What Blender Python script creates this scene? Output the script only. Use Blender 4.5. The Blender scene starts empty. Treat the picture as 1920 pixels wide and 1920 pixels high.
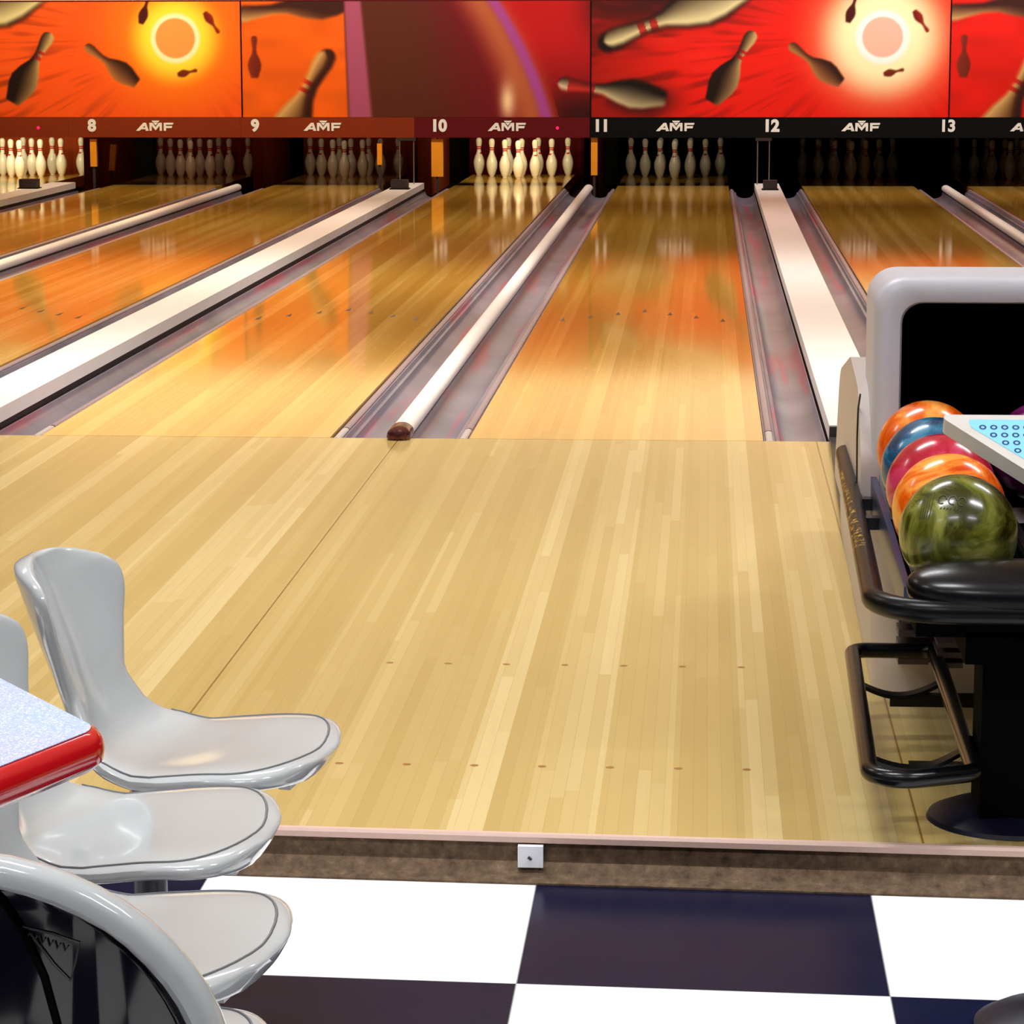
import bpy, bmesh, math, random
import numpy as np
from mathutils import Vector, Matrix
random.seed(7); rng = np.random.default_rng(5)
SC = bpy.context.scene; COL = SC.collection; D = bpy.data
PI = math.pi

# ------------------------------------------------------------------ camera
CF, CX, CY, CZ = 5293.4, .3142, -10.0109, 1.4374
cr = Vector((0.99767379, 0.06814588, -0.00177463)); cu = Vector((-0.00965594, 0.16703999, 0.98590284))
cf = Vector((-0.06748165, 0.98359228, -0.16730943))
cam = D.objects.new('camera', D.cameras.new('camera')); COL.objects.link(cam)
cam.matrix_world = Matrix(((cr.x, cu.x, -cf.x, CX), (cr.y, cu.y, -cf.y, CY), (cr.z, cu.z, -cf.z, CZ), (0, 0, 0, 1)))
cam.data.sensor_width = 36; cam.data.lens = CF / 1920 * 36; cam.data.clip_start = .05; cam.data.clip_end = 100
SC.camera = cam
# ------------------------------------------------------------------ world, light, exposure
w = D.worlds.new('world'); SC.world = w; w.use_nodes = True
w.node_tree.nodes['Background'].inputs[0].default_value = (.9, .92, 1, 1)
w.node_tree.nodes['Background'].inputs[1].default_value = .0
SC.view_settings.view_transform = 'Standard'; SC.view_settings.look = 'None'
SC.view_settings.gamma = 1; SC.view_settings.use_curve_mapping = False; SC.view_settings.exposure = 0.0

def area(name, loc, sx, sy, power, color, aim=None, spread=128):
    l = D.lights.new(name, 'AREA'); l.shape = 'RECTANGLE'; l.size = sx; l.size_y = sy; l.energy = power; l.color = color; l.spread = math.radians(spread)
    o = D.objects.new(name, l); COL.objects.link(o); o.location = loc
    if aim: o.rotation_euler = (Vector(aim) - Vector(loc)).to_track_quat('-Z', 'Y').to_euler()
    return o
CEIL = 3.3
WARM = (1, .95, .88); COOL = (.95, .97, 1)
# fluorescent fittings over the seats and the approach
for (x, y, p) in [(-2.6, -8.0, 29), (-.2, -8.0, 31), (2.4, -8.0, 36), (-3.2, -5.6, 36), (-.4, -5.6, 37), (2.3, -5.6, 38), (-3.2, -2.6, 42), (-.2, -2.6, 42), (2.6, -2.6, 40), (-.3, -11, 26)]:
    area('ceiling_tube_light', (x, y, CEIL - .06), 1.3, .16, p, COOL)
# softer fittings over the lanes
for (x, y, p, c) in [(-4.2, 1.5, 76, WARM), (-1, 1.5, 74, WARM), (2.2, 1.5, 68, WARM), (-5, 6.5, 92, (1, .84, .6)), (-1.2, 6.5, 80, WARM), (2.6, 6.5, 60, WARM),
                     (-5, 11.5, 64, (1, .8, .5)), (-1.4, 11.5, 46, (1, .88, .75)), (2.6, 11.5, 26, WARM)]:
    area('ceiling_lane_light', (x, y, CEIL - .06), 1.3, .3, p, c)
# wash on the mural
for (x, c, p) in [(-5.6, (1, .86, .6), 48), (-2.6, (1, .9, .75), 36), (.6, (1, .95, .9), 40), (3.4, (1, .95, .9), 44)]:
    area('mural_wash_light', (x, 14.6, 3.1), 2.4, .2, p, c, (x, 16.66, 1.25))

# ------------------------------------------------------------------ helpers
def lin(c):
    return tuple(((v / 255) / 12.92 if v / 255 <= .04045 else ((v / 255 + .055) / 1.055) ** 2.4) for v in c)
def L4(c): return lin(c) + (1,)
class NT:
    def __init__(s, name):
        s.m = D.materials.new(name); s.m.use_nodes = True; s.t = s.m.node_tree; s.n = s.t.nodes; s.l = s.t.links
        s.b = s.n['Principled BSDF']
    def node(s, typ, **k):
        q = s.n.new(typ)
        for a, v in k.items(): setattr(q, a, v)
        return q
    def set(s, sock, v):
        if isinstance(v, bpy.types.NodeSocket): s.l.new(v, sock)
        else: sock.default_value = v
    def math(s, op, a, b=0.0, c=None):
        q = s.n.new('ShaderNodeMath'); q.operation = op; s.set(q.inputs[0], a); s.set(q.inputs[1], b)
        if c is not None: s.set(q.inputs[2], c)
        return q.outputs[0]
    def mix(s, f, a, b, typ='MIX'):
        q = s.n.new('ShaderNodeMix'); q.data_type = 'RGBA'; q.blend_type = typ
        s.set(q.inputs[0], f); s.set(q.inputs[6], a); s.set(q.inputs[7], b); return q.outputs[2]
    def noise(s, vec, scale, detail=3, rough=.5, dist=0):
        q = s.n.new('ShaderNodeTexNoise'); s.l.new(vec, q.inputs['Vector'])
        q.inputs['Scale'].default_value = scale; q.inputs['Detail'].default_value = detail
        q.inputs['Roughness'].default_value = rough; q.inputs['Distortion'].default_value = dist
        return q.outputs[0]
    def ramp(s, f, stops, interp='LINEAR'):
        q = s.n.new('ShaderNodeValToRGB'); q.color_ramp.interpolation = interp; e = q.color_ramp.elements
        while len(e) < len(stops): e.new(.5)
        for i, (p, c) in enumerate(stops): e[i].position = p; e[i].color = c if len(c) == 4 else tuple(c) + (1,)
        s.set(q.inputs[0], f); return q.outputs[0]
    def pos(s): return s.n.new('ShaderNodeNewGeometry').outputs['Position']
    def obj(s): return s.n.new('ShaderNodeTexCoord').outputs['Object']
    def xyz(s, v):
        q = s.n.new('ShaderNodeSeparateXYZ'); s.l.new(v, q.inputs[0]); return q.outputs
    def comb(s, x, y, z):
        q = s.n.new('ShaderNodeCombineXYZ'); s.set(q.inputs[0], x); s.set(q.inputs[1], y); s.set(q.inputs[2], z); return q.outputs[0]
    def white(s, v):
        q = s.n.new('ShaderNodeTexWhiteNoise'); q.noise_dimensions = '3D'; s.l.new(v, q.inputs['Vector']); return q.outputs[0]
    def bump(s, h, st, dist=.01):
        q = s.n.new('ShaderNodeBump'); q.inputs['Strength'].default_value = st; q.inputs['Distance'].default_value = dist
        s.l.new(h, q.inputs['Height']); s.l.new(q.outputs[0], s.b.inputs['Normal'])
def plain(name, c, rough=.5, metal=0, coat=0, var=.06, scale=25, spec=.5, emit=None, es=1, bump=0):
    k = NT(name); n = k.noise(k.obj(), scale, 4)
    a = tuple(max(0, v * (1 - var)) for v in lin(c)) + (1,); b = tuple(min(1, v * (1 + var)) for v in lin(c)) + (1,)
    k.set(k.b.inputs['Base Color'], k.mix(n, a, b)); k.b.inputs['Roughness'].default_value = rough
    k.b.inputs['Metallic'].default_value = metal; k.b.inputs['Coat Weight'].default_value = coat; k.b.inputs['Coat Roughness'].default_value = .05
    k.b.inputs['Specular IOR Level'].default_value = spec
    if emit: k.b.inputs['Emission Color'].default_value = L4(emit); k.b.inputs['Emission Strength'].default_value = es
    if bump: k.bump(n, bump)
    return k.m
def wood(name, dark, mid, light, rough, bw=.0273, ln=1.1, seams=(), coat=0, group=.5, spec=.5):
    k = NT(name); P = k.xyz(k.pos()); x = P[0]; y = P[1]
    ix = k.math('FLOOR', k.math('DIVIDE', x, bw)); r1 = k.white(k.comb(ix, 3.1, 0))
    iy = k.math('FLOOR', k.math('DIVIDE', k.math('ADD', y, k.math('MULTIPLY', r1, 7.0)), ln))
    r2 = k.white(k.comb(ix, iy, 1.7))
    gx = k.math('FLOOR', k.math('DIVIDE', k.math('ADD', x, .013), bw * 2.5)); r3 = k.white(k.comb(gx, 9.3, 2.2))
    t = k.math('ADD', k.math('MULTIPLY', r2, 1 - group), k.math('MULTIPLY', r3, group))
    gr = k.noise(k.comb(k.math('MULTIPLY', x, 90), k.math('MULTIPLY', y, 3), 0), 1, 5, .6)
    bl = k.noise(k.comb(k.math('MULTIPLY', x, 2.5), k.math('MULTIPLY', y, .7), 0), 1, 3, .5)
    c = k.ramp(t, [(0.08, L4(dark)), (.5, L4(mid)), (.92, L4(light))])
    c = k.mix(k.math('MULTIPLY', gr, .3), c, L4(dark))
    c = k.mix(k.math('MULTIPLY', bl, .35), c, L4(mid))
    fx = k.math('FRACT', k.math('DIVIDE', x, bw)); ed = k.math('LESS_THAN', fx, .035)
    c = k.mix(k.math('MULTIPLY', ed, .25), c, L4(tuple(v * .62 for v in dark)))
    for sx in seams:
        d = k.math('LESS_THAN', k.math('ABSOLUTE', k.math('SUBTRACT', x, sx)), .0022)
        c = k.mix(k.math('MULTIPLY', d, .85), c, L4((120, 82, 30)))
    k.set(k.b.inputs['Base Color'], c)
    k.set(k.b.inputs['Roughness'], k.math('ADD', rough, k.math('MULTIPLY', bl, rough * .4)))
    k.b.inputs['Coat Weight'].default_value = coat; k.b.inputs['Coat Roughness'].default_value = rough * .6
    k.b.inputs['Specular IOR Level'].default_value = spec
    return k.m
# bmesh builders
def box(bm, x0, x1, y0, y1, z0, z1):
    v = [bm.verts.new((x, y, z)) for z in (z0, z1) for y in (y0, y1) for x in (x0, x1)]
    for f in ((0, 2, 3, 1), (4, 5, 7, 6), (0, 1, 5, 4), (2, 6, 7, 3), (0, 4, 6, 2), (1, 3, 7, 5)): bm.faces.new([v[i] for i in f])
def bevel(bm, r, seg=3, angle=.6):
    es = [e for e in bm.edges if len(e.link_faces) == 2 and e.calc_face_angle(0) > angle]
    bmesh.ops.bevel(bm, geom=es, offset=r, segments=seg, profile=.5, affect='EDGES', clamp_overlap=True)
def tube(bm, pts, r, seg=12, closed=False, cap=True, sq=1.0):
    P = [Vector(p) for p in pts]; n = len(P); rings = []
    up = None
    for i, p in enumerate(P):
        if closed: d = P[(i + 1) % n] - P[i - 1]
        else: d = P[min(i + 1, n - 1)] - P[max(i - 1, 0)]
        d.normalize()
        if up is None:
            up = Vector((0, 0, 1)) if abs(d.z) < .9 else Vector((0, 1, 0))
        up = (up - d * up.dot(d)).normalized(); s = d.cross(up)
        rr = r[i] if isinstance(r, (list, tuple)) else r
        rings.append([bm.verts.new(p + s * math.cos(2 * PI * k / seg) * rr + up * math.sin(2 * PI * k / seg) * rr * sq) for k in range(seg)])
    m = n if closed else n - 1
    for i in range(m):
        a, b = rings[i], rings[(i + 1) % n]
        for k in range(seg): bm.faces.new((a[k], a[(k + 1) % seg], b[(k + 1) % seg], b[k]))
    if not closed and cap: bm.faces.new(rings[0][::-1]); bm.faces.new(rings[-1])
def lathe(bm, prof, c=(0, 0, 0), seg=32):
    rings = []
    for r, z in prof:
        rings.append([bm.verts.new((c[0] + r * math.cos(2 * PI * k / seg), c[1] + r * math.sin(2 * PI * k / seg), c[2] + z)) for k in range(seg)] if r > 1e-6 else [bm.verts.new((c[0], c[1], c[2] + z))])
    for a, b in zip(rings, rings[1:]):
        for k in range(seg):
            j = (k + 1) % seg
            if len(a) == 1 and len(b) == 1: continue
            if len(a) == 1: bm.faces.new((a[0], b[j], b[k]))
            elif len(b) == 1: bm.faces.new((a[k], a[j], b[0]))
            else: bm.faces.new((a[k], a[j], b[j], b[k]))
def prism(bm, pts, z0, z1, f=lambda x, y, z: (x, y, z)):
    a = [bm.verts.new(f(x, y, z0)) for x, y in pts]; b = [bm.verts.new(f(x, y, z1)) for x, y in pts]; n = len(pts)
    bm.faces.new(a[::-1]); bm.faces.new(b)
    for i in range(n): bm.faces.new((a[i], a[(i + 1) % n], b[(i + 1) % n], b[i]))
def rounded(pts, r, seg=8):
    out = []; n = len(pts)
    for i in range(n):
        p = Vector(pts[i]); a = (Vector(pts[i - 1]) - p); b = (Vector(pts[(i + 1) % n]) - p)
        rr = r[i] if isinstance(r, (list, tuple)) else r
        if rr < 1e-6: out.append(tuple(p)); continue
        an = a.angle(b); d = min(rr / math.tan(an / 2), a.length * .49, b.length * .49); rr = d * math.tan(an / 2)
        p0 = p + a.normalized() * d; p1 = p + b.normalized() * d; c = p + (a.normalized() + b.normalized()).normalized() * (rr / math.sin(an / 2))
        a0 = math.atan2(*(p0 - c).yx); a1 = math.atan2(*(p1 - c).yx); da = (a1 - a0 + PI) % (2 * PI) - PI
        for k in range(seg + 1):
            t = a0 + da * k / seg; out.append((c.x + rr * math.cos(t), c.y + rr * math.sin(t)))
    return out
def obj(name, bm, m, parent=None, smooth=True, loc=None, fix=True):
    if fix: bmesh.ops.recalc_face_normals(bm, faces=bm.faces)
    me = D.meshes.new(name); bm.to_mesh(me); bm.free()
    if smooth:
        me.polygons.foreach_set('use_smooth', [True] * len(me.polygons))
        me.set_sharp_from_angle(angle=math.radians(38))
    me.materials.append(m)
    o = D.objects.new(name, me); COL.objects.link(o)
    if parent: o.parent = parent
    if loc: o.location = loc
    return o
def B(): return bmesh.new()
def tag(o, label=None, cat=None, group=None, kind=None):
    if label: o['label'] = label
    if cat: o['category'] = cat
    if group: o['group'] = group
    if kind: o['kind'] = kind
    return o
def thing(name, label, cat, loc=(0, 0, 0), rz=0, group=None):
    o = D.objects.new(name, None); COL.objects.link(o); o.empty_display_size = .05
    o.location = loc; o.rotation_euler = (0, 0, rz); return tag(o, label, cat, group)
def spline(pts, n):
    P = [Vector(p) for p in pts]; P = [2 * P[0] - P[1]] + P + [2 * P[-1] - P[-2]]; out = []; m = len(P) - 3
    for i in range(n + 1):
        t = i / n * m; k = min(int(t), m - 1); t -= k; a, b, c, d = P[k:k + 4]
        out.append(.5 * (2 * b + (c - a) * t + (2 * a - 5 * b + 4 * c - d) * t * t + (3 * b - a - 3 * c + d) * t ** 3))
    return out

# ------------------------------------------------------------------ layout numbers
PA, PB = 1.5577, 1.745
LX = {11: 0, 10: -PA, 9: -PA - PB, 8: -2 * PA - PB, 7: -2 * PA - 2 * PB, 12: PB, 13: PB + PA}
HW = .527; YM = 16.667; FL = -.08
def edgeY(x): return -5.05 - .04 * (x - .05)
# ------------------------------------------------------------------ materials
M = {}
M['lane'] = wood('lane_maple', (184, 134, 46), (199, 151, 62), (219, 178, 94), .06, ln=1.8, group=.7, spec=.17)
M['approach'] = wood('approach_maple', (182, 155, 92), (196, 170, 108), (222, 202, 148), .17, ln=1.5, seams=(-.779, .715), group=.72)
M['cap'] = plain('cap_white', (244, 238, 236), .35, var=.05, scale=6)
M['cap_end'] = plain('cap_end_brown', (110, 62, 62), .18, metal=.7)
k = NT('gutter_grey')     # grey moulded channel with violet scuffs
n1 = k.noise(k.pos(), 1.4, 4, .6); P = k.pos(); q = k.xyz(P)
st = k.noise(k.comb(k.math('MULTIPLY', q[0], 14), k.math('MULTIPLY', q[1], .5), 0), 1, 3, .5)
c = k.ramp(n1, [(.3, L4((96, 96, 112))), (.55, L4((128, 122, 136))), (.75, L4((146, 132, 144)))])
c = k.mix(k.ramp(st, [(.56, (0, 0, 0)), (.68, (.75, .75, .75))]), c, L4((170, 70, 96)))
k.set(k.b.inputs['Base Color'], c); k.b.inputs['Roughness'].default_value = .28; M['gutter'] = k.m
M['gutter_strip'] = plain('gutter_strip', (150, 132, 138), .3)
M['dark_gap'] = plain('dark_gap', (28, 16, 16), .6)
M['black'] = plain('black_panel', (4, 3, 3), .8, spec=.15)
M['maroon'] = plain('maroon_leak_and_trim', (92, 14, 18), .8, spec=.15)  # black pin-end parts with reddish light leak as base colour; top trim shares it
M['brown'] = plain('leak_brown_panel', (128, 46, 16), .8, spec=.15, var=.15, scale=4)  # black left-hand panels, brown only from light leak put into the colour
M['leak_brown_curtain'] = plain('leak_brown_curtain', (182, 74, 28), .85, spec=.1, var=.15, scale=4)  # brighter light-leak tint painted on the curtains of the dark left pits
M['white_letter'] = plain('white_letter', (235, 232, 225), .5)
M['marker'] = plain('dark_marker', (78, 38, 14), .5)
M['dot'] = plain('dot_marker', (150, 98, 32), .5)
M['yellow'] = plain('yellow_cushion', (238, 150, 20), .45, var=.1, scale=12)
M['fin'] = plain('vent_fin', (84, 72, 74), .4)
M['rod'] = plain('metal_rod', (170, 160, 160), .3, metal=.8)
M['dkbox'] = plain('dark_plastic', (46, 34, 36), .5)
M['led'] = plain('red_led', (255, 20, 70), .4, emit=(255, 20, 80), es=2.5)
M['cream_wall'] = plain('cream_wall', (238, 224, 190), .8, scale=2)
M['side_wall'] = plain('side_wall', (150, 130, 120), .8, scale=2)
M['ceiling'] = plain('ceiling_paint', (205, 200, 195), .85, scale=2)
k = NT('check_tiles')
q = k.xyz(k.pos()); yy = k.math('ADD', q[1], k.math('MULTIPLY', k.math('SUBTRACT', q[0], .32), .04))
u = k.math('DIVIDE', k.math('SUBTRACT', q[0], .02), .6); v = k.math('DIVIDE', k.math('SUBTRACT', yy, -5.655), .6)
par = k.math('FLOORED_MODULO', k.math('ADD', k.math('FLOOR', u), k.math('FLOOR', v)), 2.0)
fu = k.math('ABSOLUTE', k.math('SUBTRACT', k.math('FRACT', u), .5)); fv = k.math('ABSOLUTE', k.math('SUBTRACT', k.math('FRACT', v), .5))
gr = k.math('GREATER_THAN', k.math('MAXIMUM', fu, fv), .4975)
c = k.mix(par, L4((10, 14, 44)), L4((250, 250, 250))); nn = k.noise(k.pos(), 9, 4)
c = k.mix(k.math('MULTIPLY', nn, .04), c, L4((120, 120, 120))); c = k.mix(k.math('MULTIPLY', gr, .6), c, L4((130, 130, 130)))
k.set(k.b.inputs['Base Color'], c); k.b.inputs['Roughness'].default_value = .22; k.b.inputs['Specular IOR Level'].default_value = .12; M['tiles'] = k.m
M['nosing'] = plain('nosing_metal', (205, 172, 158), .45, scale=60)
k = NT('riser_carpet'); n1 = k.noise(k.pos(), 40, 6, .7)
k.set(k.b.inputs['Base Color'], k.ramp(n1, [(.3, L4((66, 48, 34))), (.6, L4((112, 90, 68))), (.8, L4((142, 122, 98)))]))
k.b.inputs['Roughness'].default_value = .95; k.bump(n1, .5, .01); M['riser'] = k.m
M['pl_grey'] = plain('grey_seat_plastic', (178, 181, 182), .13, coat=.5, var=.02, scale=8)
M['rimline'] = plain('seat_groove', (98, 100, 102), .5)
M['white_end'] = plain('white_bracket', (235, 235, 235), .5)
M['hood'] = plain('hood_grey', (190, 188, 196), .42, var=.06, scale=14)
M['hood_side'] = plain('hood_beige_grey', (190, 178, 172), .45, var=.05, scale=8)
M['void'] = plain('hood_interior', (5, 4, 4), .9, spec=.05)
M['blk'] = plain('black_enamel', (8, 8, 12), .25, spec=.35)
k = NT('scuffed_enamel'); n1 = k.noise(k.pos(), 55, 6, .75); q = k.xyz(k.pos())
mk = k.math('MULTIPLY', k.math('GREATER_THAN', n1, .56), k.math('MULTIPLY', k.math('GREATER_THAN', q[1], -4.6), k.math('LESS_THAN', q[0], .63)))
k.set(k.b.inputs['Base Color'], k.mix(mk, L4((10, 9, 11)), L4((196, 160, 60)))); k.b.inputs['Roughness'].default_value = .3; k.b.inputs['Specular IOR Level'].default_value = .2; M['scuff'] = k.m
M['gloss'] = plain('black_gloss', (10, 9, 18), .07, coat=.6)
M['navy'] = plain('navy_edge', (40, 46, 78), .35)
M['foot'] = plain('dark_foot', (16, 16, 34), .4, spec=.25)
M['console'] = plain('console_beige', (204, 198, 190), .45, scale=40)
M['screen'] = plain('cyan_screen', (110, 170, 195), .3, emit=(140, 205, 235), es=.5, var=.03)
M['key'] = plain('key_blue', (30, 62, 120), .4)
M['keyc'] = plain('key_centre', (150, 190, 225), .4)
M['red_edge'] = plain('red_table_edge', (190, 14, 24), .12, coat=.6, var=.04)
k = NT('speckled_laminate'); n1 = k.noise(k.pos(), 420, 2, .8); n2 = k.noise(k.pos(), 5, 2)
c = k.mix(n2, L4((178, 172, 220)), L4((150, 190, 225)))
c = k.mix(k.ramp(n1, [(.5, (0, 0, 0)), (.62, (1, 1, 1))]), c, L4((236, 232, 250))); k.set(k.b.inputs['Base Color'], c); k.b.inputs['Roughness'].default_value = .35; M['speckle'] = k.m
M['steel'] = plain('dark_steel', (70, 70, 76), .35, metal=.6)
M['plate'] = plain('white_plate', (225, 225, 232), .4)
def ball_mat(name, a, b, c_):
    k = NT(name); n1 = k.noise(k.obj(), 7, 5, .6, 1.6); n2 = k.noise(k.obj(), 22, 4, .6, 1)
    c = k.ramp(n1, [(.40, L4(a)), (.50, L4(b)), (.60, L4(c_))]); c = k.mix(k.math('MULTIPLY', n2, .35), c, L4(a))
    k.set(k.b.inputs['Base Color'], c); k.b.inputs['Roughness'].default_value = .22; k.b.inputs['Coat Weight'].default_value = .25; k.b.inputs['Coat Roughness'].default_value = .1; return k.m
k = NT('pin_plastic'); q = k.xyz(k.obj()); z = q[2]
rd = k.math('MULTIPLY', k.math('GREATER_THAN', z, .262), k.math('LESS_THAN', z, .292)); gap = k.math('LESS_THAN', k.math('ABSOLUTE', k.math('SUBTRACT', z, .277)), .003)
rd = k.math('SUBTRACT', rd, gap)
mark = k.math('MULTIPLY', k.math('LESS_THAN', k.math('ABSOLUTE', k.math('SUBTRACT', z, .222)), .008), k.math('MULTIPLY', k.math('LESS_THAN', k.math('ABSOLUTE', k.math('SUBTRACT', q[0], .012)), .014), k.math('LESS_THAN', q[1], 0.0)))
c = k.mix(k.math('MAXIMUM', rd, mark), L4((238, 228, 205)), L4((200, 28, 30))); k.set(k.b.inputs['Base Color'], c); k.b.inputs['Roughness'].default_value = .3; M['pin'] = k.m

# ------------------------------------------------------------------ room shell
def struct(name, bm, m, parent=None, smooth=False):
    o = obj(name, bm, m, parent, smooth)
    if not parent: o['kind'] = 'structure'
    return o
X0, X1, Y0, Y1 = -13.0, 11.0, -14.0, 20.2
bm = B()                                                 # wood approach platform, front edge very slightly askew
e0, e1 = edgeY(-12.95), edgeY(10.95)
prism(bm, [(X0, e0), (X1, e1), (X1, -.002), (X0, -.002)], -.06, 0); appr = struct('floor', bm, M['approach'])
bm = B(); box(bm, X0, X1, Y0, -4.0, FL - .05, FL); struct('floor', bm, M['tiles'])
bm = B(); box(bm, X0, X1, -.0, Y1, -.2, -.14); struct('floor', bm, M['dark_gap'])
def lineprism(bm, sec, x0, x1):    # section given as (dy from platform edge, z)
    a = [bm.verts.new((x0, edgeY(x0) + dy, z)) for dy, z in sec]; b = [bm.verts.new((x1, edgeY(x1) + dy, z)) for dy, z in sec]; n = len(sec)
    bm.faces.new(a); bm.faces.new(b[::-1])
    for i in range(n): bm.faces.new((a[i], b[i], b[(i + 1) % n], a[(i + 1) % n]))
bm = B(); lineprism(bm, [(.0, -.0135), (.0, .002), (-.012, .002), (-.016, -.003), (-.016, -.0135)], X0, X1); struct('trim_1', bm, M['nosing'])
bm = B(); lineprism(bm, [(-.001, -.0137), (-.006, -.0137), (-.010, -.05), (-.03, -.068), (-.058, -.076), (-.058, FL + .0005), (-.001, FL + .0005)], X0, X1); struct('trim_2', bm, M['riser'])
bm = B(); box(bm, X0, X1, Y0, Y1, CEIL, CEIL + .1); struct('ceiling', bm, M['ceiling'])
for nm, b4 in (('wall_left', (X0 - .1, X0, Y0, Y1)), ('wall_right', (X1, X1 + .1, Y0, Y1)), ('wall_rear', (X0, X1, Y0 - .1, Y0)), ('wall_back', (X0, X1, Y1, Y1 + .1))):
    bm = B(); box(bm, *b4, -.2, CEIL); struct(nm, bm, M['black'] if nm == 'wall_back' else M['side_wall'])
MT, MB_ = 1.735, .657
bm = B(); box(bm, X0, X1, YM + .02, YM + .1, MT + .012, CEIL); struct('wall_front', bm, M['cream_wall'])
bm = B(); box(bm, X0, X1, YM - .006, YM + .08, MT, MT + .0115); struct('trim_3', bm, M['maroon'])
XBL, XBR = -7.393, 5.868
for (xa, xb, zt_) in ((X0, XBL - .01, MT - .001), (XBR + .01, X1, MT - .001), (LX[13] + .78, XBR + .0095, .44)):
    bm = B(); box(bm, xa, xb, YM, YM + .05, -.139, zt_); struct('wall_front', bm, M['black'])
# approach dots (inlays, children of the approach)
for row, y, idx in ((0, -3.6576, range(-3, 4)), (1, -4.572, range(-3, 4))):
    for i in idx:
        bm = B(); bmesh.ops.create_circle(bm, cap_ends=True, radius=.0085 if i or 1 else .0, segments=20)
        for v in bm.verts: v.co.x = v.co.x * 1.0 + i * .1351; v.co.y = v.co.y * .9 + y; v.co.z = .0004
        obj('approach_dot', bm, M['dot'], appr, False)

# ------------------------------------------------------------------ lanes
names = {7: 'leftmost lane', 8: 'lane of the 8 sign', 9: 'lane of the 9 sign', 10: 'lane of the 10 sign', 11: 'lane of the 11 sign', 12: 'lane of the 12 sign', 13: 'lane of the 13 sign'}
for n, x in LX.items():
    bm = B(); box(bm, -HW, HW, .003, 19.2, -.10, 0)
    lab = {7: 'glossy maple bowling lane at the far left, bright full pin rack at its end', 8: 'glossy maple bowling lane ending beneath the 8 sign', 9: 'glossy maple bowling lane ending beneath the 9 sign',
           10: 'glossy maple bowling lane with brightly lit pins beneath the 10 sign', 11: 'glossy maple bowling lane in the middle with dim pins, beneath the 11 sign',
           12: 'glossy maple bowling lane behind the grey ball return, beneath the 12 sign', 13: 'glossy maple bowling lane at the far right beneath the 13 sign'}[n]
    ln = obj('bowling_lane', bm, M['lane'], None, False, (x, 0, 0)); tag(ln, lab, 'bowling lane', 'bowling lanes side by side')
    for i in range(-3, 4):
        yy = 4.30 + .158 * (3 - abs(i)); xx = i * .1351
        bm = B(); prism(bm, [(xx - .013, yy - .075), (xx + .013, yy - .075), (xx, yy + .075)], .0002, .0006); obj('arrow_marker', bm, M['marker'], ln, False)
    # gutters, one each side
    for s in (-1, 1):
        sec = [(.004, -.012), (.008, -.012), (.044, -.012), (.050, -.03), (.062, -.03)]
        for j in range(13):
            t = PI * j / 12; sec.append((.146 - .082 * math.cos(t), -.03 - .055 * math.sin(t) ** .8))
        sec += [(.232, -.028), (.232, -.12), (.004, -.12)]
        bm = B(); a = [bm.verts.new((s * (HW + px), .004, pz)) for px, pz in sec]; b = [bm.verts.new((s * (HW + px), 16.5, pz)) for px, pz in sec]
        bm.faces.new(a); bm.faces.new(b[::-1])
        for i in range(len(sec)): bm.faces.new((a[i], b[i], b[(i + 1) % len(sec)], a[(i + 1) % len(sec)]))
        side = 'left' if s < 0 else 'right'
        g = obj('gutter', bm, M['gutter'], None, True, (x, 0, 0)); tag(g, 'grey channel gutter running along the %s side of the %s' % (side, names[n]), 'gutter', 'gutters beside the lanes')
        bm = B(); tube(bm, [(s * (HW + .024), .28, -.008), (s * (HW + .024), 16.5, -.008)], .0135, 12, sq=.6); obj('edge_strip', bm, M['gutter_strip'], g)
        bm = B(); tube(bm, [(s * (HW + .024), .006, -.008), (s * (HW + .024), .26, -.008)], .0135, 12, sq=.6); obj('edge_strip', bm, M['hood_side'], g)
# ball return cappings (wide) and dividers (narrow)
xw = [((LX[7] + LX[8]) / 2 , 0, 'left of the 8 sign'), ((LX[8] + LX[9]) / 2, 1, None)]
def wide(xc, lab):
    o = thing('lane_capping', lab, 'capping', (xc, 0, 0), 0, 'wide white cappings between lane pairs')
    bm = B(); box(bm, -.112, .112, .02, 16.42, .0, .056); bevel(bm, .006, 2); obj('top_board', bm, M['cap'], o)
    bm = B(); box(bm, -.105, .105, .03, 16.42, -.13, -.001); obj('side_skirt', bm, M['dark_gap'], o, False)
    bm = B(); box(bm, -.112, .112, .003, .018, -.05, .052); obj('end_plate', bm, M['steel'], o, False)
def narrow(xc, lab):
    o = thing('lane_divider', lab, 'divider', (xc, 0, 0), 0, 'narrow white dividers within lane pairs')
    bm = B(); tube(bm, [(0, .02, .012), (0, 16.42, .012)], .04, 20, sq=.8); obj('divider_tube', bm, M['cap'], o)
    bm = B(); box(bm, -.018, .018, .02, 16.42, -.13, -.02); obj('divider_web', bm, M['dark_gap'], o, False)
    bm = B(); tube(bm, [(0, .10, .012), (0, .0, .012), (0, -.035, .012), (0, -.055, .012), (0, -.062, .012)], [.043, .043, .042, .034, .012], 20, sq=.8)
    for v in bm.verts: v.co.z = max(v.co.z, .0008) if v.co.y < .003 else v.co.z
    obj('end_cap', bm, M['cap_end'], o)
W78 = (LX[7] + LX[8]) / 2; W910 = (LX[9] + LX[10]) / 2; W1112 = (LX[11] + LX[12]) / 2
N89 = (LX[8] + LX[9]) / 2; N1011 = (LX[10] + LX[11]) / 2; N1213 = (LX[12] + LX[13]) / 2
wide(W78, 'wide white capping at the far left edge, left of the lane under the 8 sign')
wide(W910, 'wide white capping running down between the lanes under the 9 and 10 signs')
wide(W1112, 'wide white capping running from the grey ball return to the 12 sign')
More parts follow.
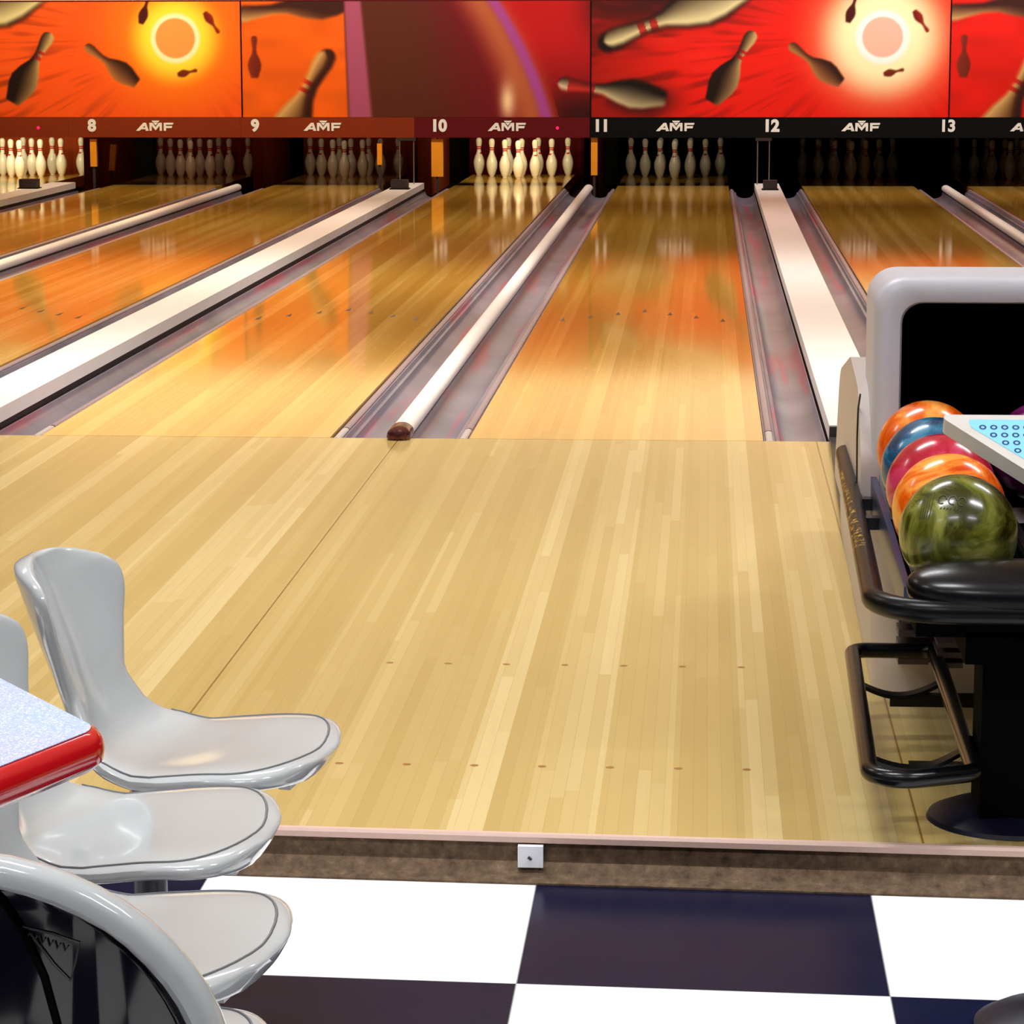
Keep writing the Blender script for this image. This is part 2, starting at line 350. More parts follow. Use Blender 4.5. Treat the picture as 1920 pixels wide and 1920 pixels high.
narrow(N89, 'narrow white divider between the lanes under the 8 and 9 signs')
narrow(N1011, 'narrow white divider with brown rounded end between the 10 and 11 lanes')
narrow(N1213, 'narrow white divider at the far right between the 12 and 13 lanes')
# dark camera boxes with thin rods on the far end of the wide cappings
for xc, dx, lab, wd in ((W78, -.07, 'dark box on the far end of the leftmost white capping', .16), (W910, -.0, 'dark box on the far end of the white capping by the 10 sign', .15), (W1112, .01, 'dark box with two thin rods on the white capping under the 12 sign', .125)):
    t = thing('sensor_box', lab, 'box', (xc + dx, 15.35, .0562))
    bm = B(); box(bm, -wd / 2, wd / 2, -.07, .07, 0, .085); bevel(bm, .012, 2); obj('housing', bm, M['dkbox'], t)
    bm = B(); box(bm, -wd / 2 - .012, wd / 2 + .012, -.085, .085, 0, .008); obj('base_plate', bm, M['black'], t, False)
for xc, rods, lab in ((W910, (-.09, .04), 'pair of thin metal rods standing left of the yellow cushion under the 10 sign'), (W1112, (-.09, .018), 'pair of thin metal rods standing left of the 12 sign, behind a dark box')):
    t = thing('rod_stand', lab, 'rod stand', (xc, 16.2, .0562))
    for rx in rods:
        bm = B(); tube(bm, [(rx, 0, 0), (rx, 0, .4)], .0055, 8); obj('rod', bm, M['rod'], t)
    bm = B(); box(bm, rods[0] - .02, rods[1] + .02, -.015, .015, .4, .425); obj('rod_bracket', bm, M['dkbox'], t, False)

# ------------------------------------------------------------------ pin end: kickbacks, pits, signs, murals
def panelm(n): return M['brown'] if n <= 9 else (M['maroon'] if n == 10 else M['black'])  # light leak growing towards the left, painted as panel colours
for xc, wdt, n, lab in ((W78, .30, 7, 'light-leak-tinted brown pit side wall between the leftmost lane and the 8 sign lane'), (N89, .08, 8, 'thin light-leak-tinted brown pit side wall behind the divider under the 9 sign'), (W910, .30, 9, 'light-leak-tinted brown pit side wall behind the white capping under the 10 sign'),
                   (N1011, .08, 10, 'thin light-leak-tinted dark red pit side wall behind the divider under the 11 sign'), (W1112, .30, 11, 'black pit side wall behind the capping under the 12 sign'), (N1213, .08, 12, 'thin black pit side wall behind the divider under the 13 sign')):
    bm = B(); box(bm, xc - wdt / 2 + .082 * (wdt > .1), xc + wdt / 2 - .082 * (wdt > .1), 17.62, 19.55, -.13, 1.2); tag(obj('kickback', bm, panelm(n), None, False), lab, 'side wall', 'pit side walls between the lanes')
for n, x in LX.items():
    bm = B(); ns = 40; a = []; b = []
    for i in range(ns + 1):
        xx = x - .6 + 1.2 * i / ns; yy = 19.6 + .012 * math.sin(i * 2.1); a.append(bm.verts.new((xx, yy, -.12))); b.append(bm.verts.new((xx, yy, 1.2)))
    for i in range(ns): bm.faces.new((a[i], a[i + 1], b[i + 1], b[i]))
    c = obj('pit_curtain', bm, M['leak_brown_curtain'] if n < 10 else panelm(n), None, True); md = c.modifiers.new('s', 'SOLIDIFY'); md.thickness = .01
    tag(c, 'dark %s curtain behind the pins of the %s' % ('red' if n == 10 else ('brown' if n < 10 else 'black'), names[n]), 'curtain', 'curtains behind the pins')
# yellow cushions on the kickback ends
for x0, x1, y, z0, z1, lab in ((-2.275, -2.165, YM + .06, .10, .45, 'broad yellow upright cushion under the 10 sign'), (-2.79, -2.745, YM + .06, .21, .41, 'short narrow yellow cushion left of the rods under the 10 sign'),
                            (-.768, -.708, YM + .06, .115, .47, 'slim yellow upright cushion under the 11 sign'), (-5.535, -5.475, YM + .06, .19, .45, 'yellow upright cushion directly under the 8 sign'), (-5.525, -5.47, 17.5, .115, .37, 'leaning yellow cushion right of the 8 sign')):
    t = thing('side_cushion', lab, 'cushion', ((x0 + x1) / 2, y, z0), 0, 'yellow cushions at the pin end')
    h = z1 - z0; bm = B(); box(bm, -(x1 - x0) / 2, (x1 - x0) / 2, -.025, .025, 0, h); bevel(bm, .014, 3); obj('pad', bm, M['yellow'], t)
    bm = B(); tube(bm, [(0, 0, h - .002), (0, 0, h + .03)], [.01, .004], 8); obj('hanger', bm, M['rod'], t)
    bm = B(); box(bm, -.012, .012, -.012, .012, -z0 - .139, .002); obj('stem', bm, M['dkbox'], t, False)
    if 'leaning' in lab:
        for ch in t.children: ch.rotation_euler = (0, .09, 0)
# sign band with number and letters; one masking unit per lane
def text_mesh(s, size, off):
    c = D.curves.new('t', 'FONT'); c.body = s; c.size = size; c.align_x = 'CENTER'; c.align_y = 'CENTER'; c.extrude = .003; c.offset = off
    o = D.objects.new('t', c); COL.objects.link(o); bpy.context.view_layer.update()
    me = D.meshes.new_from_object(o.evaluated_get(bpy.context.evaluated_depsgraph_get())); D.objects.remove(o); D.curves.remove(c); return me
def logo_bm():
    bm = B(); F = lambda x, y, z: (x, -z, y)
    def P(pts): prism(bm, [(px * .36 - .18, pz * .08 - .04) for px, pz in pts], .0, .006, F)
    P([(0, 0), (.2, .95), (.27, .95), (.34, 0), (.26, 0), (.235, .62), (.10, 0)])
    P([(.14, .18), (.28, .18), (.28, .38), (.18, .38)])
    P([(.36, 0), (.36, .95), (.44, .95), (.525, .45), (.61, .95), (.69, .95), (.69, 0), (.63, 0), (.63, .6), (.525, .05), (.42, .6), (.42, 0)])
    P([(.42, 1.2), (.63, 1.2), (.60, 1.02), (.45, 1.02)]); P([(.46, .98), (.59, .98), (.525, .62)])
    P([(.74, 0), (.74, .95), (1.0, .95), (.985, .72), (.80, .72), (.80, 0)]); P([(.80, .58), (.97, .58), (.95, .32), (.80, .32)])
    return bm
amfm = None
bounds = {7: (LX[7] - .76, W78), 8: (W78, N89), 9: (N89, W910), 10: (W910, N1011), 11: (N1011, W1112), 12: (W1112, N1213), 13: (N1213, XBR)}
for n, x in LX.items():
    xa, xb = bounds[n]
    col = 'brown' if n < 10 else ('light-leak-tinted dark red' if n == 10 else 'black')
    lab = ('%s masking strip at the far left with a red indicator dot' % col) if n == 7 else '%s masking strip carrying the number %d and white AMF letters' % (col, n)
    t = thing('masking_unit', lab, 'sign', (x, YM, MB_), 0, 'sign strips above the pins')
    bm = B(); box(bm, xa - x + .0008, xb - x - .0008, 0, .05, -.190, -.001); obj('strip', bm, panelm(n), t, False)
    if n > 6:
        nx = (-.654 if n % 2 == 0 else -.639)
        nx = {8: -5.503 - x, 9: -.639, 10: -2.2 - x, 11: -.67, 12: -.83, 13: -.755}.get(n, -.82)
        me = text_mesh(str(n), .15, .0055 if n == 13 else .0075); me.materials.append(M['white_letter'])
        o = D.objects.new('lane_number', me); COL.objects.link(o); o.parent = t; o.location = (nx, -.004, -.083); o.rotation_euler = (PI / 2, 0, 0)
    lg = obj('lettering', logo_bm(), M['white_letter'], t, False) if amfm is None else D.objects.new('lettering', amfm)
    if amfm is not None: COL.objects.link(lg); lg.parent = t
    amfm = lg.data; lg.location = ({8: -.04, 9: .0, 10: .0, 11: .02, 12: .0}.get(n, 0), -.0005, -.088)
    if n in (7, 10):
        bm = B(); lathe(bm, [(0, .008), (.01, .006), (.014, 0)], seg=16)
        q = obj('indicator_light', bm, M['led'], t); q.rotation_euler = (PI / 2, 0, 0); q.location = (.475 if n == 10 else .585, -.0005, -.10); q['label'] = 'glowing red dot'

# ---- murals: the printed artwork is computed per vertex as a colour attribute
UA = (3.248 + 6.385) / 1920            # metres per artwork unit
def sm(a, b, x): t = np.clip((x - a) / (b - a), 0, 1); return t * t * (3 - 2 * t)
def vnoise(x, y, seed=0):
    xi = np.floor(x).astype(int); yi = np.floor(y).astype(int); fx = x - xi; fy = y - yi
    fx = fx * fx * (3 - 2 * fx); fy = fy * fy * (3 - 2 * fy)
    h = lambda a, b: (np.sin(a * 127.1 + b * 311.7 + seed * 74.7) * 43758.5453) % 1.0
    return (h(xi, yi) * (1 - fx) + h(xi + 1, yi) * fx) * (1 - fy) + (h(xi, yi + 1) * (1 - fx) + h(xi + 1, yi + 1) * fx) * fy
PINW = [(0, .34), (.05, .42), (.12, .45), (.2, .36), (.32, .27), (.42, .36), (.55, .75), (.68, 1), (.8, .92), (.92, .66), (1, .5)]
def over(C, a, c): return C * (1 - a[..., None]) + np.asarray(c, float) * a[..., None]
def pin_art(C, u, v, h, b, R, soft, lit, dk, red=None, shade=(-1, -.4)):
    d = np.array([b[0] - h[0], b[1] - h[1]], float); Ln = np.hypot(*d); d /= Ln; n = np.array([-d[1], d[0]])
    du, dv = u - h[0], v - h[1]; s = (du * d[0] + dv * d[1]) / Ln; t = du * n[0] + dv * n[1]
    wv = np.interp(s, [p[0] for p in PINW], [p[1] for p in PINW]) * R
    end = np.clip(np.minimum(s + .0, 1 - s), -1, 1) * Ln
    cap = np.where(s < .06, np.sqrt(np.clip(1 - ((.06 - s) / .06) ** 2, 0, 1)), 1); wv = wv * cap
    a = sm(-soft, soft, wv - np.abs(t)) * sm(-soft, soft, end)
    sh = np.clip((t * shade[0]) / np.maximum(wv, 1) * .6 + s * -shade[1] + .25, 0, 1)[..., None]
    col = np.asarray(lit, float) * (1 - sh) + np.asarray(dk, float) * sh
    if red:
        for (s0, s1) in red:
            m = ((s > s0) & (s < s1)).astype(float)[..., None] * .85; col = col * (1 - m) + np.array([200, 25, 20.]) * (1 - sh * .6) * m
    return C * (1 - a[..., None]) + col * a[..., None]
def art_sun(lu, v, u, warm):     # lu: 0..665 from the panel's left edge
    sx, sy = 541, 71; base = np.array([252, 88, 18.]) if warm else np.array([236, 26, 8.])
    C = np.ones(lu.shape + (3,)) * base; du, dv = lu - sx, v - sy; r = np.hypot(du, dv) + 1; an = np.arctan2(dv, du)
    ray = vnoise(an * 26, r * .012, 1) * .6 + vnoise(an * 60, r * .02, 2) * .4; am = sm(110, 330, r) * .75
    C = C * (1 - am[..., None] * (sm(.45, .8, ray) * .42)[..., None]); C = over(C, am * sm(.62, .9, 1 - ray) * .35, (255, 120, 40) if warm else (250, 60, 20))
    C = C * (1 - .35 * sm(330, 620, r)[..., None] * (0 if warm else 1))
    if warm:
        C = over(C, sm(190, 70, r) * .55, (255, 150, 10)); C = over(C, sm(104, 50, r), (255, 232, 60)); C = over(C, sm(52, 44, r) * sm(34, 40, r), (255, 250, 200)); C = over(C, sm(40, 37, r), (246, 160, 80))
    else:
        C = over(C, sm(190, 70, r) * .9, (255, 150, 100)); C = over(C, sm(135, 62, r), (255, 246, 190)); C = over(C, sm(56, 46, r), (255, 255, 245)); C = over(C, sm(40, 37, r), (255, 190, 165))  # printed glow widened and whitened with lens flare, painted into the colours
    g = (96, 60, 24); gd = (70, 12, 4)
    C = pin_art(C, lu, v, (493, -12), (476, 44), 9, 2, gd, gd); C = pin_art(C, lu, v, (625, 62), (598, 22), 8, 2, (150, 30, 10), (110, 20, 8))
    C = pin_art(C, lu, v, (582, 131), (544, 140), 7, 2, (120, 40, 10), (110, 30, 8)) if True else C
    C = pin_art(C, lu, v, (303, 60), (225, 192), 27, 2.5, (196, 160, 100), (26, 10, 4), [(.26, .30), (.33, .38)], (1, -.75))
    C = pin_art(C, lu, v, (368, 84), (466, 156), 20, 2.5, (170, 110, 60), (50, 20, 8), None, (-1, -.45))
    C = over(C, np.exp(-(((lu - 120) / 150) ** 2 + ((v + 6) / 46) ** 2)) * .85, (24, 6, 4)) if not warm else C
    C = pin_art(C, lu, v, (12, 88), (300, -30), 44, 9, (20, 8, 4), (14, 6, 3), None)
    C = pin_art(C, lu, v, (22, 78), (292, -22), 36, 7, (222, 206, 150), (40, 24, 12), [(.24, .29), (.32, .37)], (-1, -.25))
    C = over(C, np.exp(-(((lu - 95) / 58) ** 2 + ((v - 188) / 30) ** 2) ** 1.3) * .95, (26, 5, 3))
    C = pin_art(C, lu, v, (-62, 155), (140, 185), 27, 6, (216, 200, 150), (20, 10, 6), [(.1, .34)], (-1, -.55))
    return C
def art_ball(lu, v, u, warm):
    C = np.ones(lu.shape + (3,)) * (np.array([255, 104, 10.]) if warm else np.array([238, 24, 8.]))
    C = C * (1 - .12 * vnoise(lu * .02, v * .05, 5)[..., None])
    C = pin_art(C, lu, v, (24, 66), (24, 146), 13, 2.5, (130, 40, 20), (110, 28, 10))
    C = pin_art(C, lu, v, (-22, 30), (230, -10), 34, 5, (200, 150, 90), (60, 22, 14), None, (-1, -1.6))
    C = pin_art(C, lu, v, (172, 92), (58, 310), 36, 6, (60, 24, 10), (50, 16, 8))
    C = pin_art(C, lu, v, (160, 96), (48, 300), 28, 7, (216, 170, 100), (90, 50, 20), [(.27, .31), (.34, .38)], (-1, -.3))
    le = 196 + .03 * v; re = 484 + .66 * v - .0009 * v * v
    ins = sm(-3, 3, lu - le) * sm(8, -8, lu - re)
    f = np.clip((lu - le) / (re - le), 0, 1); body = np.array([88, 36, 20.]) * (1 - sm(.35, .85, f))[..., None] + np.array([112, 12, 24.]) * sm(.35, .85, f)[..., None]
    red = np.array([190, 18, 20.]) * (1 - .35 * sm(60, 220, v + lu * .05 - 30))[..., None]
    C = np.where((lu > re)[..., None], red + (C * 0), C); C = C * (1 - ins[..., None]) + body * ins[..., None]
    C = over(C, sm(1.25, .7, np.abs(lu - le - 17 - .03 * v) / (16 + .03 * v)) * sm(-4, 4, lu - le) * .9, (178, 84, 120))
    C = over(C, sm(70, 0, np.abs(lu - re + 30)) * sm(0, 20, v + 20) * .75, (206, 120, 66)); C = over(C, sm(20, 2, np.abs(lu - re + 4)), (168, 70, 150))
    C = over(C, np.exp(-((lu - 508) / 14) ** 2 - ((v - 190) / 34) ** 2), (252, 214, 160))
    d = (lu > re + 20); C = over(C, d * np.exp(-(((lu - 660) / 90) ** 2 + ((v - 215) / 40) ** 2)) * .8, (40, 4, 4))
    C = over(C, d * np.exp(-(((lu - 690) / 40) ** 2 + ((v - 10) / 60) ** 2)) * .7, (40, 4, 4))
    C = pin_art(C, lu - 665, v, (-62, 155), (140, 185), 27, 6, (216, 190, 150), (20, 10, 6), [(.1, .34)], (-1, -.55))
    return C
k = NT('mural_print'); at = k.node('ShaderNodeAttribute'); at.attribute_name = 'print'; nz = k.noise(k.pos(), 260, 2)
k.set(k.b.inputs['Base Color'], k.mix(k.math('MULTIPLY', nz, .12), at.outputs['Color'], (0, 0, 0, 1))); k.b.inputs['Roughness'].default_value = .6; k.b.inputs['Specular IOR Level'].default_value = .2; M['mural'] = k.m
def mural(xa, xb, art, warm, lab):
    NX, NZ = 333, 110; u = np.linspace(0, 665, NX); v = np.linspace(2, 220, NZ); U, V = np.meshgrid(u, v)
    C = art(U, V, U, warm); C = np.clip(C, 0, 255) / 255; C = np.where(C <= .04045, C / 12.92, ((C + .055) / 1.055) ** 2.4)
    C = C.reshape(-1, 3)
    t = thing('mural_panel', lab, 'mural', ((xa + xb) / 2, YM, MB_), 0, 'mural panels above the signs')
    hw = (xb - xa) / 2 - .006; H = MT - MB_ - .001
    xs = np.linspace(-hw, hw, NX); zs = np.linspace(H, 0.0005, NZ); X, Z = np.meshgrid(xs, zs)
    co = np.stack([X, np.full_like(X, -.002), Z], -1).reshape(-1, 3)
    i = np.arange(NX * NZ).reshape(NZ, NX); fa = np.stack([i[1:, :-1], i[1:, 1:], i[:-1, 1:], i[:-1, :-1]], -1).reshape(-1, 4)
    me = D.meshes.new('printed_face'); me.from_pydata(co.tolist(), [], fa.tolist()); me.update()
    ca = me.color_attributes.new('print', 'FLOAT_COLOR', 'POINT'); ca.data.foreach_set('color', np.concatenate([C, np.ones((len(C), 1))], 1).astype(np.float32).ravel())
    me.materials.append(M['mural']); o = D.objects.new('printed_face', me); COL.objects.link(o); o.parent = t
    bm = B(); box(bm, -hw, hw, 0, .03, 0, H); obj('backing_board', bm, M['black'], t, False)
PWD = 3.31; XB = [-.771 - 2 * PWD, -4.062, -.771, 2.556, 2.556 + PWD]
mural(XB[0], XB[1], art_sun, True, 'orange mural panel with a glowing ball and flying bowling pins, left of the 9 sign')
mural(XB[1], XB[2], art_ball, True, 'mural panel of a huge dark ball with purple rim on orange and red')
mural(XB[2], XB[3], art_sun, False, 'red mural panel with flying bowling pins and a white glowing ball, above the 12 sign')
mural(XB[3], XB[4], art_ball, False, 'red mural panel with a small brown pin at the far right edge')
for x in XB[1:4]:
    bm = B(); box(bm, x - .006, x + .006, YM - .008, YM + .02, MB_ + .001, MT - .002)
    struct('trim_4', bm, M['black'])

# ------------------------------------------------------------------ pins
prof = [(0, 0), (.025, 0), (.0262, .004), (.0359, .019), (.0496, .057), (.0573, .0857), (.0605, .1143), (.0603, .128), (.0580, .149), (.047, .184), (.0314, .219), (.025, .238), (.0228, .254), (.0237, .276), (.0266, .298), (.0306, .321), (.0323, .343), (.030, .360), (.0225, .373), (.011, .3797), (0, .381)]
prs = spline([(r, 0, z) for r, z in prof], 54); bm = B(); lathe(bm, [(max(p.x * .94, 0) if 0 < i < 54 else 0, p.z) for i, p in enumerate(prs)], seg=28)
pin0 = obj('bowling_pin', bm, M['pin'], None, loc=(0, 0, 0)); first = True
DX, DY = .1524, .26397
PP = [('front of rack', 0, 0), ('second row left', -1, 1), ('second row right', 1, 1), ('third row left', -2, 2), ('third row middle', 0, 2), ('third row right', 2, 2),
      ('back row outer left', -3, 3), ('back row inner left', -1, 3), ('back row inner right', 1, 3), ('back row outer right', 3, 3)]
where = {7: 'at the end of the leftmost lane', 8: 'dim, under sign eight', 9: 'dim, under sign nine', 10: 'brightly lit, under sign ten', 11: 'under sign eleven', 12: 'dark, under sign twelve', 13: 'dark, under sign thirteen'}
for n, x in LX.items():
    for nm, i, j in PP:
        o = pin0 if first else pin0.copy()
        if not first: COL.objects.link(o)
        first = False; o.location = (x + i * DX, 18.288 + j * DY, .0003); o.rotation_euler = (0, 0, random.uniform(-2.2, 2.2))
        o['label'] = 'white pin, %s, %s' % (nm, where[n]); o['category'] = 'bowling pin'; o['group'] = 'ten pins ' + where[n]
for n, p, c in ((7, 12, (1, .88, .55)), (10, 10.5, (1, .86, .52)), (8, .8, (1, .6, .4)), (9, 1.0, (1, .7, .45)), (11, 1.3, (1, .85, .6))):
    area('pit_lamp', (LX[n] - (.25 if n in (11, 9) else 0), 17.4, .88), .8 if n in (7, 10) else .5, .12, p, c, (LX[n] - .1, 18.7, .1), 115)

# ------------------------------------------------------------------ ball return
BX = .90
def solid(bm, secs):
    rings = [[bm.verts.new(p) for p in s] for s in secs]; n = len(rings[0])
    for a, b in zip(rings, rings[1:]):
        for i in range(n): bm.faces.new((a[i], a[(i + 1) % n], b[(i + 1) % n], b[i]))
    bm.faces.new(rings[0][::-1]); bm.faces.new(rings[-1])
br = thing('ball_return', 'grey hooded ball return with black tubular rack holding bowling balls', 'ball return', (BX, -3.9, 0))
def W(bm):                                    # world-space bmesh -> local to the empty
    for v in bm.verts: v.co -= Vector((BX, -3.9, 0))
    return bm
# hood: arch shell with an opening
hw = .222; T = .918
outer = rounded([(-hw, .34), (-hw, T), (hw, T), (hw, .34)], [0, .065, .065, 0], 8)
ow = .158; inner = rounded([(-ow, .50), (-ow, .862), (ow - .02, .862), (ow - .02, .50)], [.01, .045, .045, .01], 8)
inner = rounded([(-ow - .003, .42), (-ow - .003, .862), (ow - .02, .862), (ow - .02, .42)], [0, .045, .045, 0], 8)
bm = B(); m = len(outer)
ys = [(-3.918, -.034), (-3.916, -.020), (-3.908, -.008), (-3.893, -.001), (-3.87, .0), (-3.62, .0), (-3.4, -.02), (-3.3, -.09)]
def sc(p, d): return (p[0] * (1 + d / hw), p[1] + (d if p[1] > .5 else 0))
rings = []
inn = [bm.verts.new((BX + p[0], -3.60, p[1])) for p in inner]; rings.append(inn)
rings.append([bm.verts.new((BX + p[0], -3.895, p[1])) for p in inner])
rings.append([bm.verts.new((BX + p[0] * 1.03, -3.91, p[1] + (.004 if p[1] > .5 else 0))) for p in inner])
for y, d in ys: rings.append([bm.verts.new((BX + sc(p, d)[0], y, sc(p, d)[1])) for p in outer])
for a, b in zip(rings, rings[1:]):
    for i in range(m): 
        j = (i + 1) % m
        bm.faces.new((a[i], a[j], b[j], b[i]))
bm.faces.new(rings[-1]); obj('hood', W(bm), M['hood'], br)
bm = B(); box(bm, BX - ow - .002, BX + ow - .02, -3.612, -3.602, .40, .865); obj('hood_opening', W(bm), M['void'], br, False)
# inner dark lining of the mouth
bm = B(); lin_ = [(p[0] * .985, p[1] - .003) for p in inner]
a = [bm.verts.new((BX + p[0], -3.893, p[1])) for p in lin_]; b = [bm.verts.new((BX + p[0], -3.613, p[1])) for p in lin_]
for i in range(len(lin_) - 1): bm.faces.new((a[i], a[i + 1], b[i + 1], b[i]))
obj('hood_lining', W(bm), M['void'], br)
# shoulder shell on the sides and the low body
def sideshell(s):
    bm = B(); pts = [(-3.86, .30), (-3.93, .42), (-3.90, .56), (-3.74, .66), (-3.40, .69), (-2.9, .60), (-2.7, .30)]
    pts = rounded(pts, [.02, .1, .2, .2, .2, .2, .02], 8); x0, x1 = sorted((BX + s * .205, BX + s * .245))
    a = [bm.verts.new((x0, y, z)) for y, z in pts]; b = [bm.verts.new((x1, y, z)) for y, z in pts]
    bm.faces.new(a[::-1]); bm.faces.new(b)
    for i in range(len(pts)): bm.faces.new((a[i], a[(i + 1) % len(pts)], b[(i + 1) % len(pts)], b[i]))
    bevel(bm, .01, 3, 1.0); o = obj('side_shell', W(bm), M['hood_side'], br); return o
for s in (-1, 1):
    sh = sideshell(s)
    if s < 0:
        bm = B(); tube(bm, [(BX - .2465, -3.87, .66), (BX - .2465, -3.80, .62), (BX - .2465, -3.78, .55), (BX - .2465, -3.80, .46), (BX - .2465, -3.84, .38)], .0022, 6); q = obj('hairline_crack', W(bm), M['dark_gap'], sh)
bm = B(); bot = rounded([(.69, -3.98), (1.11, -3.98), (1.12, -1.9), (.715, -1.9)], [.12, .12, .03, .03], 8); cxy = (BX, -3.0); secs = []
for z, g in ((.001, 0), (.05, .004), (.22, .010), (.36, .018), (.40, .01), (.42, -.02)): secs.append([(BX + (x - BX) * (1 + g / .2), y - (g if y < -3.5 else 0), z) for x, y in bot])
for s_ in secs[3:]:
    for i, p in enumerate(s_): s_[i] = (p[0], p[1] if p[1] < -2.6 else -2.6 + (p[1] + 2.6) * .3, p[2])
solid(bm, secs); obj('body', W(bm), M['hood_side'], br)
bm = B(); pl_ = rounded([(.80, -2.2), (1.02, -2.2), (1.0, -.05), (.845, -.05)], [.02] * 4, 3); prism(bm, pl_, .001, .15); bevel(bm, .02, 3, .9); obj('rear_cover', W(bm), M['hood'], br)
bm = B(); prism(bm, [(.762, -.02), (.842, -.05), (.80, -2.2), (.712, -2.2)], .0005, .02); bevel(bm, .004, 2, .9); obj('floor_strip', W(bm), M['steel'], br)
# vents under the mouth
g = None
bm = B(); box(bm, .80, 1.02, -4.03, -3.99, .10, .29); g = obj('vent_frame', W(bm), M['dkbox'], br, False)
for i in range(6):
    bm = B(); box(bm, .735, .80, -4.05, -3.97, .10 + i * .03, .115 + i * .03); bevel(bm, .004, 2); obj('fin', W(bm), M['fin'], g)
for i in range(3):
    bm = B(); box(bm, .808, .862, -4.17, -4.05, .12 + i * .022, .131 + i * .022); bevel(bm, .003, 2); obj('fin', W(bm), M['fin'], g)
# rack tray
bm = B(); box(bm, .70, 1.10, -4.98, -3.80, .36, .40); obj('tray', W(bm), M['void'], br, False)
for x in (.725, .84, .955, 1.075):
    bm = B(); tube(bm, [(x, -5.0, .412), (x, -3.7, .44)], .013, 10); obj('track_rail', W(bm), M['blk'], br)
for x in (.683, 1.117):
    bm = B(); secs = [[(x - .006, y, zz0), (x + .006, y, zz0), (x + .006, y, zz1), (x - .006, y, zz1)] for y, zz0, zz1 in ((-4.98, .39, .452), (-4.5, .40, .475), (-3.86, .41, .487))]
    solid(bm, secs); obj('tray_edge', W(bm), M['navy'], br, False)
for y in (-3.98, -4.22):
    bm = B(); box(bm, .632, .69, y - .018, y + .018, .425, .45); obj('bracket', W(bm), M['blk'], br, False)
    bm = B(); box(bm, 1.11, 1.168, y - .018, y + .018, .425, .45); obj('bracket', W(bm), M['blk'], br, False)
# bumper tube round the rack
pl = rounded([(.652, -3.25), (.617, -5.14), (1.183, -5.14), (1.148, -3.25)], [0, .13, .13, 0], 12)
path = [(x, y, .438) for x, y in pl]; bm = B(); tube(bm, path, .021, 16); obj('bumper_rail', W(bm), M['scuff'], br)
# moulded dish in front of the balls
bm = B(); bmesh.ops.create_uvsphere(bm, u_segments=48, v_segments=24, radius=1)
for v in bm.verts:
    x, y, z = v.co; f = lambda t, e: math.copysign(abs(t) ** e, t)
    v.co = Vector((BX + f(x, .6) * .225, -5.065 + y * .095, .472 + f(z, .8) * (.046 if z > 0 else .06)))
    if y < 0: v.co.z -= (-y) * .012
obj('end_dish', W(bm), M['blk'], br)
bm = B(); box(bm, .79, 1.10, -4.98, -4.2, .31, .37); bevel(bm, .02, 3); obj('tray_housing', W(bm), M['void'], br)
# pedestal
bm = B(); box(bm, .822, .978, -4.98, -4.82, .0215, .31); bevel(bm, .008, 2); obj('pedestal_column', W(bm), M['void'], br)
bm = B(); lathe(bm, [(0, .026), (.07, .026), (.12, .02), (.148, .008), (.152, 0), (0, 0)], (.885, -4.895, .0005), 48); obj('pedestal_foot', W(bm), M['foot'], br)
# lower loop shelf for spare balls
def LP(u_, v_): # corners of the slanted loop
    A_ = Vector((.636, -4.05)); B_ = Vector((.812, -4.05)); C_ = Vector((.805, -5.06)); D_ = Vector((.615, -5.15))
    return (A_ * (1 - u_) + B_ * u_) * (1 - v_) + (D_ * (1 - u_) + C_ * u_) * v_
lp = rounded([tuple(LP(0, 0)), tuple(LP(1, 0)), tuple(LP(1, 1)), tuple(LP(0, 1))], [.035, .03, .03, .06], 8)
bm = B(); tube(bm, [(x, y, .13) for x, y in lp], .0165, 14, closed=True); ls = obj('lower_shelf', W(bm), M['blk'], br)
for vv in (.27, .82):
    a, b = LP(0, vv), LP(1, vv); bm = B(); pts = [(a.x + (b.x - a.x) * t, a.y + (b.y - a.y) * t, .128 - .03 * math.sin(PI * t)) for t in [i / 12 for i in range(13)]]
    secs = [[(p[0], p[1] - .018, p[2] - .004), (p[0], p[1] + .018, p[2] - .004), (p[0], p[1] + .018, p[2] + .004), (p[0], p[1] - .018, p[2] + .004)] for p in pts]
    solid(bm, secs); obj('cradle_strap', W(bm), M['blk'], ls)
    bm = B(); box(bm, .70, .90, b.y - .012, b.y + .012, .075, .10); obj('shelf_bracket', W(bm), M['blk'], ls, False)
# bowling balls
balls = [((.779, -4.897, .536), 'olive', ((52, 52, 8), (100, 104, 30), (150, 150, 70)), 'marbled olive green bowling ball, nearest on the rack'),
         ((.781, -4.676, .542), 'orange_front', ((205, 62, 4), (238, 110, 16), (250, 176, 70)), 'marbled orange bowling ball directly behind the olive ball'),
         ((.783, -4.456, .548), 'crimson', ((158, 14, 40), (184, 22, 54), (206, 60, 100)), 'crimson pink bowling ball, third from the front of the rack'),
         ((.786, -4.236, .552), 'blue', ((12, 50, 84), (22, 84, 124), (70, 140, 170)), 'marbled blue bowling ball between the crimson and rear orange balls'),
         ((.790, -4.016, .558), 'orange_rear', ((214, 72, 6), (240, 116, 22), (250, 170, 80)), 'marbled orange bowling ball at the back, touching the grey hood mouth'),
         ((1.035, -4.016, .558), 'purple', ((70, 8, 60), (104, 18, 84), (130, 40, 110)), 'dark purple bowling ball behind the keypad console')]
bm = B(); bmesh.ops.create_uvsphere(bm, u_segments=64, v_segments=40, radius=.1079); bme = None
